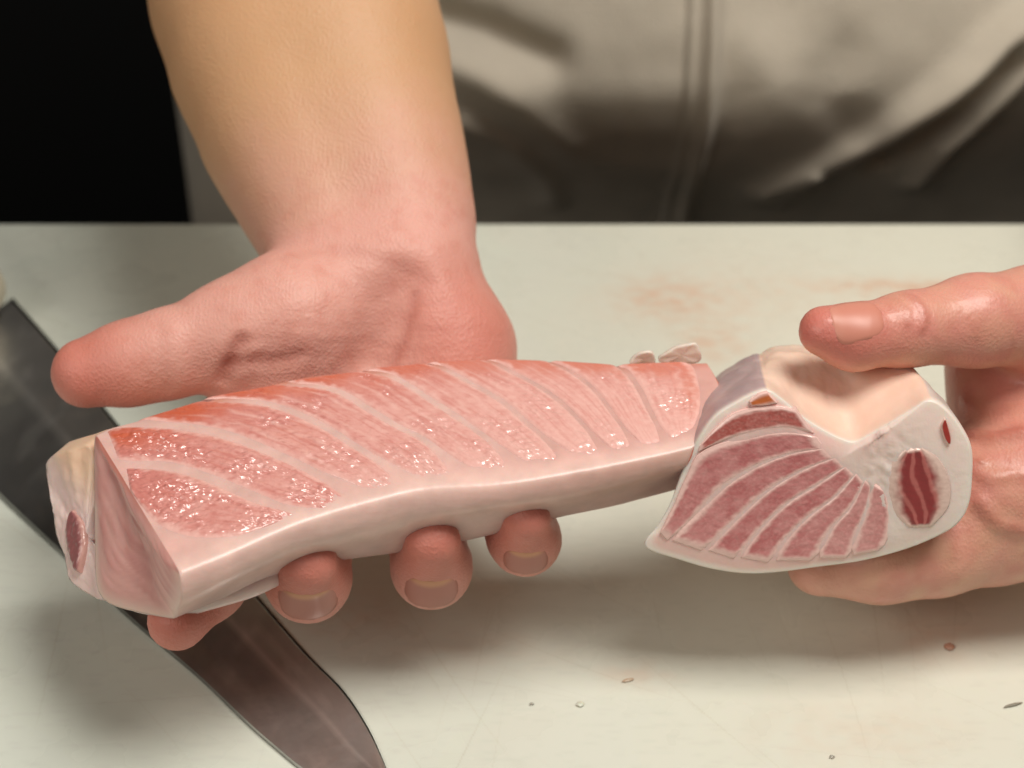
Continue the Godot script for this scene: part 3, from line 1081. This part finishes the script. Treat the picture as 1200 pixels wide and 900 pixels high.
func person() -> void:
	var root := thing("person", "cook in a beige jacket holding fish in both hands over the board", "person", Vector3(0.09, -0.9, -0.85))
	var body := ArrayMesh.new()
	# ---- the hand at the left: open palm up, under the block
	var R := Field.new()
	R.join = 0.007
	R.group(0.008)      # forearm
	var fa := [[438, 312, 0.533, 0.0125, 0.0190], [427, 262, 0.541, 0.0115, 0.0232], [407, 205, 0.551, 0.011, 0.0278], [386, 150, 0.561, 0.0105, 0.0320], [364, 75, 0.573, 0.010, 0.0365], [344, 0, 0.586, 0.010, 0.0385], [318, -110, 0.61, 0.010, 0.0400]]
	for s in [-1.0, 1.0]:
		for i in fa.size() - 1:
			var f0: Array = fa[i]
			var f1: Array = fa[i + 1]
			R.bone(at(f0[0], f0[1], f0[2]) + Vector3(s * f0[3], 0, 0), at(f1[0], f1[1], f1[2]) + Vector3(s * f1[3], 0, 0), f0[4], f1[4])
	R.group(0.010)      # palm
	var wr := at(436, 325, 0.528)
	var mcp := [col_z(292, 0.040, -0.412), col_z(378, 0.036, -0.408), col_z(470, 0.036, -0.408), col_z(548, 0.040, -0.408)]
	for i in 4:
		R.bone(wr + Vector3((i - 1.5) * 0.008, 0, 0), mcp[i], 0.0185, 0.0150)
	R.bone(at(478, 322, 0.530), at(524, 412, 0.528), 0.0195, 0.0200)
	R.bone(at(524, 412, 0.528), mcp[3], 0.0195, 0.013)
	R.bone(at(405, 352, 0.526), at(340, 378, 0.514), 0.0190, 0.0185)
	R.bone(at(340, 378, 0.514), at(285, 391, 0.508), 0.0185, 0.0160)
	R.bone(at(345, 380, 0.514), mcp[0], 0.018, 0.014)
	R.group(0.004)      # thumb
	R.chain(PackedVector3Array([at(330, 376, 0.512), at(262, 395, 0.506), at(196, 415, 0.502), at(150, 426, 0.500), at(102, 437, 0.498)]), PackedFloat32Array([0.0170, 0.0147, 0.0132, 0.0124, 0.0106]))
	R.group(0.006)
	R.chain(PackedVector3Array([mcp[0], col_z(268, 0.040, -0.372), col_z(245, 0.042, -0.352), col_z(208, 0.0455, -0.333)]), PackedFloat32Array([0.0125, 0.0105, 0.0095, 0.0082]))
	R.group(0.006)
	R.chain(PackedVector3Array([mcp[1], col_z(368, 0.040, -0.376), col_z(362, 0.0400, -0.360), col_z(361, 0.0425, -0.3525), col_z(361, 0.0560, -0.3445)]), PackedFloat32Array([0.0128, 0.0115, 0.0106, 0.0106, 0.0082]))
	R.group(0.006)
	R.chain(PackedVector3Array([mcp[2], col_z(496, 0.036, -0.386), col_z(504, 0.0335, -0.371), col_z(506, 0.0375, -0.3630), col_z(507, 0.0555, -0.3545)]), PackedFloat32Array([0.0125, 0.0112, 0.0102, 0.0102, 0.0078]))
	R.group(0.006)
	R.chain(PackedVector3Array([mcp[3], col_z(592, 0.042, -0.390), col_z(611, 0.0415, -0.375), col_z(616, 0.0440, -0.3680), col_z(617, 0.0590, -0.3600)]), PackedFloat32Array([0.0115, 0.0098, 0.0090, 0.0089, 0.0068]))
	var box := AABB(Vector3(-0.20, 0.01, -0.62), Vector3(0.24, 0.22, 0.32))
	var r := R.mesh(box.position, box.end, 0.0016)
	var tr := func(flat: Array) -> PackedVector3Array:
		var o := PackedVector3Array()
		for i in range(0, flat.size(), 2): o.append(R.hit(CAM, ray(flat[i], flat[i + 1])))
		return o
	var cr := [
		[tr.call([486, 345, 484, 355, 480, 372, 472, 400, 456, 428]), 0.0008, 0.0015, 0.5],
		[tr.call([300, 398, 340, 400, 390, 404, 440, 404]), 0.00022, 0.0017, 0.16],
		[tr.call([320, 383, 360, 381, 410, 384, 470, 380]), 0.00016, 0.0015, 0.12],
		[tr.call([330, 369, 370, 365, 420, 370, 470, 366]), 0.00014, 0.0014, 0.10],
		[tr.call([310, 412, 340, 408, 380, 418]), 0.0003, 0.0016, 0.22],
		[tr.call([282, 400, 276, 412, 268, 428, 262, 446]), 0.0016, 0.0024, 0.75],
		[tr.call([268, 432, 290, 424, 320, 424, 350, 418]), 0.0009, 0.0022, 0.5],
		[tr.call([330, 301, 370, 293, 420, 296, 470, 312, 505, 330]), 0.0003, 0.0022, 0.2],
		[tr.call([186, 378, 190, 400, 194, 430, 196, 455]), 0.0004, 0.0022, 0.22],
		[tr.call([420, 338, 440, 345, 452, 340]), 0.0003, 0.004, 0.25],
	]
	cr.append([tr.call([470, 335, 462, 360, 452, 390, 440, 425]), 0.0028, 0.0075, 0.10])
	cr.append([tr.call([250, 370, 245, 395, 240, 430]), 0.0010, 0.0060, 0.08])
	for k in 26:
		var x0 := 300.0 + 190.0 * absf(sin(k * 12.9898 + 1.0))
		var y0 := 330.0 + 90.0 * absf(sin(k * 78.233))
		var a0 := (0.15 * sin(k * 3.7) if k % 3 else 1.7 + 0.3 * sin(k * 1.3))
		var l0 := 22.0 + 22.0 * absf(sin(k * 5.1))
		cr.append([tr.call([x0, y0, x0 + cos(a0) * l0 * 0.5, y0 + sin(a0) * l0 * 0.5 + 1.5, x0 + cos(a0) * l0, y0 + sin(a0) * l0]), 0.00012, 0.0007, 0.16])
	var w0 := at(430, 300, 0.53)
	var wdir := (at(383, 150, 0.561) - w0).normalized()
	var ttip := at(90, 438, 0.495)
	var hyp := at(565, 385, 0.50)
	var palm_c := srgb(220, 162, 148)
	var arm_c := srgb(202, 156, 116)
	var tips := [ttip, col_z(361, 0.056, -0.340), col_z(507, 0.058, -0.350), col_z(617, 0.060, -0.356), col_z(205, 0.046, -0.333)]
	var paint := func(q: Vector3, nn: Vector3) -> Color:
		var s := (q - w0).dot(wdir)
		var no := nz.get_noise_3d(q.x * 60, q.y * 60, q.z * 60)
		var c := palm_c.lerp(arm_c, ss(-0.006, 0.05, s + 0.010 * no))
		c = c.lerp(srgb(208, 158, 132), 0.5 * ss(-0.005, 0.02, s) * (1.0 - ss(0.02, 0.07, s)))
		var redness := 0.0
		for q2 in tips: redness = maxf(redness, 1.0 - ss(0.006, 0.032, q.distance_to(q2)))
		redness = maxf(redness, 0.85 * (1.0 - ss(0.008, 0.04, q.distance_to(hyp))))
		c = c.lerp(srgb(204, 118, 102), redness * 0.8)
		c = c.lerp(srgb(200, 120, 102), 0.5 * clampf(nz.get_noise_3d(q.x * 140 + 9, q.y * 140, q.z * 140), 0, 1) * (1.0 - ss(0.0, 0.04, s)))
		return c
	var rd := dress(r, cr, paint)
	build(rd[0], rd[1], rd[2], body)

	# ---- the hand at the right: thumb on top of the chunk, fingers beneath
	var Lf := Field.new()
	Lf.join = 0.007
	Lf.group(0.004)     # thumb
	Lf.chain(PackedVector3Array([at(966, 388, 0.466), at(1000, 395, 0.468), at(1062, 386, 0.473), at(1140, 376, 0.481), at(1215, 372, 0.490), at(1320, 400, 0.505)]), PackedFloat32Array([0.0072, 0.0090, 0.0102, 0.0130, 0.0150, 0.0210]))
	Lf.group(0.016)     # palm
	var lw := at(1440, 470, 0.53)
	Lf.bone(at(1172, 428, 0.516), at(1190, 500, 0.512), 0.0165, 0.018)
	Lf.bone(at(1320, 400, 0.505), lw, 0.022, 0.024)
	Lf.bone(at(1220, 548, 0.492), lw, 0.0175, 0.022)
	Lf.bone(at(1235, 600, 0.494), lw, 0.0165, 0.022)
	Lf.bone(at(1210, 480, 0.51), lw, 0.018, 0.022)
	Lf.group(0.008)     # index
	Lf.chain(PackedVector3Array([at(1240, 565, 0.492), at(1162, 578, 0.490), at(1108, 628, 0.490), at(1030, 654, 0.486), at(965, 663, 0.486)]), PackedFloat32Array([0.0180, 0.0150, 0.0120, 0.0102, 0.0082]))
	Lf.group(0.008)     # middle
	Lf.chain(PackedVector3Array([at(1250, 605, 0.497), at(1165, 630, 0.494), at(1095, 650, 0.490), at(1035, 657, 0.490), at(955, 660, 0.492)]), PackedFloat32Array([0.0165, 0.0120, 0.0105, 0.0096, 0.0078]))
	Lf.group(0.008)     # ring
	Lf.chain(PackedVector3Array([at(1250, 600, 0.505), at(1160, 622, 0.500), at(1080, 640, 0.505), at(1010, 640, 0.508)]), PackedFloat32Array([0.015, 0.012, 0.0105, 0.0085]))
	Lf.group(0.008)     # little
	Lf.chain(PackedVector3Array([at(1260, 580, 0.522), at(1180, 600, 0.522), at(1110, 615, 0.527), at(1060, 615, 0.53)]), PackedFloat32Array([0.0135, 0.0105, 0.0092, 0.0075]))
	Lf.group(0.02)
	Lf.bone(lw, Vector3(0.31, 0.16, -0.62), 0.027, 0.042)
	var lbox := AABB(Vector3(0.06, 0.0, -0.48), Vector3(0.19, 0.16, 0.18))
	var l := Lf.mesh(lbox.position, lbox.end, 0.0014)
	var tl := func(flat: Array) -> PackedVector3Array:
		var o := PackedVector3Array()
		for i in range(0, flat.size(), 2): o.append(Lf.hit(CAM, ray(flat[i], flat[i + 1])))
		return o
	var lcr := [
		[tl.call([1062, 345, 1078, 356, 1084, 372, 1080, 386]), 0.0006, 0.0012, 0.45],
		[tl.call([1050, 350, 1062, 364, 1064, 380]), 0.0004, 0.0010, 0.35],
		[tl.call([1040, 355, 1050, 368]), 0.0003, 0.0009, 0.3],
		[tl.call([1092, 552, 1110, 545, 1130, 547, 1150, 540]), 0.0010, 0.0016, 0.7],
		[tl.call([1100, 520, 1130, 512, 1165, 514, 1200, 506]), 0.0016, 0.0026, 0.9],
		[tl.call([1130, 470, 1160, 480, 1200, 478]), 0.0006, 0.002, 0.4],
		[tl.call([1110, 600, 1118, 625, 1116, 650]), 0.0004, 0.0018, 0.3],
	]
	for k in 16:
		var x0 := 1085.0 + 105.0 * absf(sin(k * 12.9898 + 2.0))
		var y0 := 345.0 + 60.0 * absf(sin(k * 78.233)) if k % 2 else 540.0 + 110.0 * absf(sin(k * 37.7))
		var a0 := 1.5 + 0.5 * sin(k * 1.3)
		var l0 := 16.0 + 18.0 * absf(sin(k * 5.1))
		lcr.append([tl.call([x0, y0, x0 + cos(a0) * l0, y0 + sin(a0) * l0]), 0.00012, 0.0008, 0.14])
	lcr.append([tl.call([1150, 590, 1170, 615, 1200, 622]), 0.0012, 0.0022, 0.55])
	lcr.append([tl.call([1128, 548, 1160, 560, 1200, 556]), 0.0006, 0.0018, 0.3])
	var tip_l := at(962, 392, 0.462)
	var ft := at(950, 672, 0.475)
	var lpaint := func(q: Vector3, nn: Vector3) -> Color:
		var no := nz.get_noise_3d(q.x * 70, q.y * 70, q.z * 70)
		var c := srgb(216, 166, 140).lerp(srgb(212, 146, 130), clampf(0.5 + no, 0, 1))
		c = c.lerp(srgb(198, 126, 108), 0.6 * clampf(nz.get_noise_3d(q.x * 150 + 3, q.y * 150, q.z * 150), 0, 1))
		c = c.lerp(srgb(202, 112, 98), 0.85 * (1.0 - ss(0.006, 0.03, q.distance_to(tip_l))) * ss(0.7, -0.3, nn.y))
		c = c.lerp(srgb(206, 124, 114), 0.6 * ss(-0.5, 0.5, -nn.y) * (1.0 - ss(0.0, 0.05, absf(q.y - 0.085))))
		c = c.lerp(srgb(220, 160, 140), 0.5 * (1.0 - ss(0.006, 0.03, q.distance_to(ft))))
		return c
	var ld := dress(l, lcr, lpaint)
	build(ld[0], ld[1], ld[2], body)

	# ---- arms and trunk, out of view or under the jacket
	var T := Field.new()
	T.join = 0.03
	T.group(0.03)
	for s in [-1.0, 1.0]:
		T.bone(at(344, 0, 0.586) + Vector3(s * 0.010, 0, 0), at(318, -110, 0.61) + Vector3(s * 0.010, 0, 0), 0.040, 0.040)
	var elb := Vector3(-0.155, 0.19, -0.70)
	T.bone(at(318, -110, 0.61), elb, 0.045, 0.042)
	T.bone(elb, Vector3(-0.13, 0.46, -0.86), 0.044, 0.058)
	T.group(0.03)
	T.bone(lw, Vector3(0.34, 0.17, -0.66), 0.027, 0.042)
	T.bone(Vector3(0.34, 0.17, -0.66), Vector3(0.31, 0.46, -0.86), 0.044, 0.058)
	T.group(0.08)
	T.bone(Vector3(0.03, -0.2, -0.90), Vector3(-0.06, 0.44, -0.87), 0.07, 0.07)
	T.bone(Vector3(0.16, -0.2, -0.90), Vector3(0.24, 0.44, -0.87), 0.07, 0.07)
	T.bone(Vector3(0.09, 0.4, -0.87), Vector3(0.09, 0.56, -0.86), 0.07, 0.055)
	var tt := T.mesh(Vector3(-0.26, -0.34, -1.02), Vector3(0.44, 0.66, -0.44), 0.011, box.grow(-0.002))
	var t2 := [tt[0], tt[1]]
	var keep := PackedInt32Array()
	for i in range(0, tt[1].size(), 3):
		if lbox.grow(-0.002).has_point(tt[0][tt[1][i]]): continue
		for k in 3: keep.append(tt[1][i + k])
	var tcol := PackedColorArray()
	tcol.resize(tt[0].size())
	tcol.fill(arm_c)
	build(tt[0], keep, tcol, body)
	var flesh_o := obj("body", body, null, root)
	for i in body.get_surface_count(): body.surface_set_material(i, M.skin_wet if i == 1 else M.skin)

	# ---- fingernails: curled fingertips show their nails towards the viewer
	var np := func(base: Color, edge: Color, warm: float) -> Callable:
		return func(s: float, k: float) -> Color:
			var c := base.lerp(edge, ss(0.78, 0.94, s + 0.10 * (1.0 - k * k) - 0.04))
			return c
	var nb := srgb(180, 118, 104)
	var ne := srgb(206, 148, 112)
	var cm := (CAM - col_z(507, 0.05, -0.33)).normalized()
	var place := func(px: float, py: float, fld: Field, axis: Vector3, len_: float, wid: float, rad: float, p: Callable, lift := 0.0002) -> void:
		var h: Vector3 = fld.hit(CAM, ray(px, py))
		var eps := 0.0012
		var w: PackedInt32Array = fld.all()
		var g := Vector3(fld.value(h + Vector3(eps, 0, 0), w) - fld.value(h - Vector3(eps, 0, 0), w), fld.value(h + Vector3(0, eps, 0), w) - fld.value(h - Vector3(0, eps, 0), w), fld.value(h + Vector3(0, 0, eps), w) - fld.value(h - Vector3(0, 0, eps), w)).normalized()
		nail(root, fld, h + g * lift, axis, g, len_, wid, rad, p)
	place.call(505, 699, R, Vector3(0.02, 1, 0.12), 0.0135, 0.0172, 0.0104, np.call(nb, ne, 0.0))
	place.call(361, 713, R, Vector3(0.0, 1, 0.14), 0.0135, 0.0184, 0.0110, np.call(nb, ne, 0.0))
	place.call(616, 662, R, Vector3(0.02, 1, 0.08), 0.0110, 0.0142, 0.0088, np.call(nb, ne, 0.0))
	place.call(1006, 369, Lf, at(966, 388, 0.466) - at(1062, 380, 0.473), 0.0150, 0.0150, 0.0098, np.call(srgb(204, 134, 116), srgb(206, 138, 120), 0.0))
	jacket(root)

# the jacket: worn cloth over the trunk, pulled into folds at the waist
func jacket(root: Node) -> void:
	var cx := 0.078
	var zf := -0.715
	var folds := []      # [polyline on the cloth, height, half width]
	var pz := func(x, y): return on_z(x, y, -0.73)
	folds.append([px_list([1230, -10, 1140, 60, 1060, 120, 985, 185, 900, 250], pz), 0.015, 0.010])
	folds.append([px_list([1215, 40, 1150, 120, 1110, 180, 1085, 240], pz), 0.012, 0.008])
	folds.append([px_list([955, 215, 940, 240, 925, 275], pz), 0.005, 0.005])
	folds.append([px_list([500, 40, 570, 70, 620, 110, 660, 160], pz), 0.005, 0.010])
	folds.append([px_list([540, 130, 600, 170, 640, 230, 650, 270], pz), 0.005, 0.008])
	folds.append([px_list([860, 20, 900, 70, 880, 140], pz), 0.003, 0.012])
	folds.append([px_list([680, 190, 760, 205, 830, 200], pz), 0.003, 0.010])
	folds.append([px_list([980, 40, 960, 90, 1000, 140], pz), -0.004, 0.012])
	folds.append([px_list([520, 10, 570, 20, 640, 45], pz), -0.009, 0.010])
	folds.append([px_list([1040, 200, 1120, 130, 1180, 60], pz), -0.012, 0.009])
	var seam_x := (px_list([826, 100], pz))[0].x
	var band_x := (px_list([797, 100], pz))[0].x
	var rings := []
	var ny := 200
	var nfront := 440
	var na := 519
	for i in ny:
		var k := i / float(ny - 1)
		var y := lerpf(-0.42, 0.47, k)
		if i > 20 and i < 160: y = lerpf(-0.13, 0.14, (i - 20) / 140.0)
		elif i <= 20: y = lerpf(-0.42, -0.13, i / 20.0)
		else: y = lerpf(0.14, 0.47, (i - 160) / 39.0)
		var ring := PackedVector3Array()
		var out := 0.012 * ss(0.12, 0.02, y) - 0.075 * ss(0.035, -0.10, y) + 0.05 * ss(-0.1, -0.3, y) - 0.035 * ss(0.02, 0.3, y) 
		var hw := 0.267 - 0.03 * ss(0.2, 0.45, y)
		for j in nfront:
			var tt := sin((j / float(nfront - 1) * 2.0 - 1.0) * PI * 0.5)
			ring.append(Vector3(cx + hw * tt, y, -0.865 + (0.15 + out) * pow(maxf(1.0 - pow(absf(tt), 3.2), 0.0), 0.5)))
		for j in range(1, 80):
			var an := PI * j / 80.0
			ring.append(Vector3(cx + hw * cos(an), y, -0.865 - 0.13 * pow(sin(an), 0.8)))
		rings.append(ring)
	for i in ny:
		for j in na:
			var q: Vector3 = rings[i][j]
			if q.z < -0.86: continue
			var front := ss(-0.86, -0.80, q.z)
			var h := 0.0
			var flat := Vector3(q.x, q.y, -0.73)
			if q.y > -0.16 and q.y < 0.2:
				for fo in folds:
					var d: float = line_dist(flat, fo[0]) / fo[2]
					if d < 2.6: h += fo[1] * exp(-d * d)
				h += 0.005 * ss(band_x - 0.001, band_x + 0.0012, q.x) * (1.0 - ss(seam_x - 0.0008, seam_x + 0.001, q.x))
				h += 0.006 * exp(-pow((q.x - seam_x) / 0.003, 2.0)) - 0.003 * exp(-pow((q.x - seam_x + 0.008) / 0.003, 2.0))
				h += 0.004 * nz.get_noise_3d(q.x * 7, q.y * 8, 2.0) + 0.0005 * nf.get_noise_3d(q.x * 30, q.y * 30, 5.0)
			rings[i][j] = q + Vector3(0, 0.2, 1.0) * h * front
	var base := srgb(190, 181, 166)
	var paint := func(u: float, w: float, q: Vector3) -> Color:
		return base.lerp(base.darkened(0.12), 0.5 + 0.6 * nz.get_noise_3d(q.x * 30, q.y * 30, q.z * 30))
	var cap := func(q, w, j): return [q, base]
	obj("jacket", skin(rings, paint, cap, cap, 3), M.cloth, root)

# ------------------------------------------------------------------ scraps and drops left on the board
func lump(c: Vector3, sx: float, sy: float, sz: float, seed_: float, paint: Callable, turn := 0.0) -> ArrayMesh:
	var rings := []
	for i in range(1, 12):
		var a := PI * i / 12.0
		var ring := PackedVector3Array()
		for j in 20:
			var b := TAU * j / 20.0
			var d := Vector3(sin(a) * cos(b), cos(a), sin(a) * sin(b))
			var k := 1.0 + 0.35 * nz.get_noise_3d(d.x * 1.3 + seed_, d.y * 1.3, d.z * 1.3)
			var q := Vector3(d.x * sx, d.y * sy, d.z * sz) * k
			q.y = maxf(q.y, -0.0002) + 0.0004
			ring.append(c + q.rotated(Vector3.UP, turn))
		rings.append(ring)
	return skin(rings, paint, func(q, w, j): return [q, paint.call(0, 0, q)], func(q, w, j): return [q, paint.call(0, 0, q)], 2)
func scraps() -> void:
	var list := [
		[1112, 759, 0.0017, 0.0006, 0.0015, "small reddish brown scrap of fish on the board below the right hand", srgb(190, 136, 114)],
		[1187, 827, 0.0030, 0.0003, 0.0005, "thin dark sliver lying on the board at the lower right edge", srgb(130, 120, 104)],
		[736, 798, 0.0018, 0.0003, 0.0006, "tiny brown shred on the board below the gap between the fish pieces", srgb(196, 164, 138)],
		[680, 826, 0.0012, 0.0004, 0.0010, "small translucent grey crumb of fat on the board near the front", srgb(214, 208, 190)],
	]
	for s in list:
		var c := on_y(s[0], s[1], 0.0)
		var col: Color = s[6]
		var o := obj("fish_scrap", lump(c, s[2], s[3], s[4], s[0] * 0.1, func(u, w, q): return col, 0.3), M.fat, self)
		tag(o, s[5], "scrap", "scraps on the board")
	var water := StandardMaterial3D.new()
	water.albedo_color = Color(0.9, 0.9, 0.88, 0.15)
	water.roughness = 0.03
	water.refraction_enabled = true
	water.refraction_scale = 0.033
	var drops := [[623, 826, 0.0005, "tiny water drop on the board left of the grey crumb"], [735, 450, 0.0009, "small water drop on the board behind the far end of the block"], [975, 888, 0.0006, "small water drop on the board at the bottom frame edge"]]
	for d in drops:
		var c := on_y(d[0], d[1], 0.0)
		var o := obj("water_drop", lump(c, d[2] * 1.3, d[2] * 0.6, d[2], d[0], func(u, w, q): return Color.WHITE), water, self)
		tag(o, d[3], "drop", "water drops on the board")
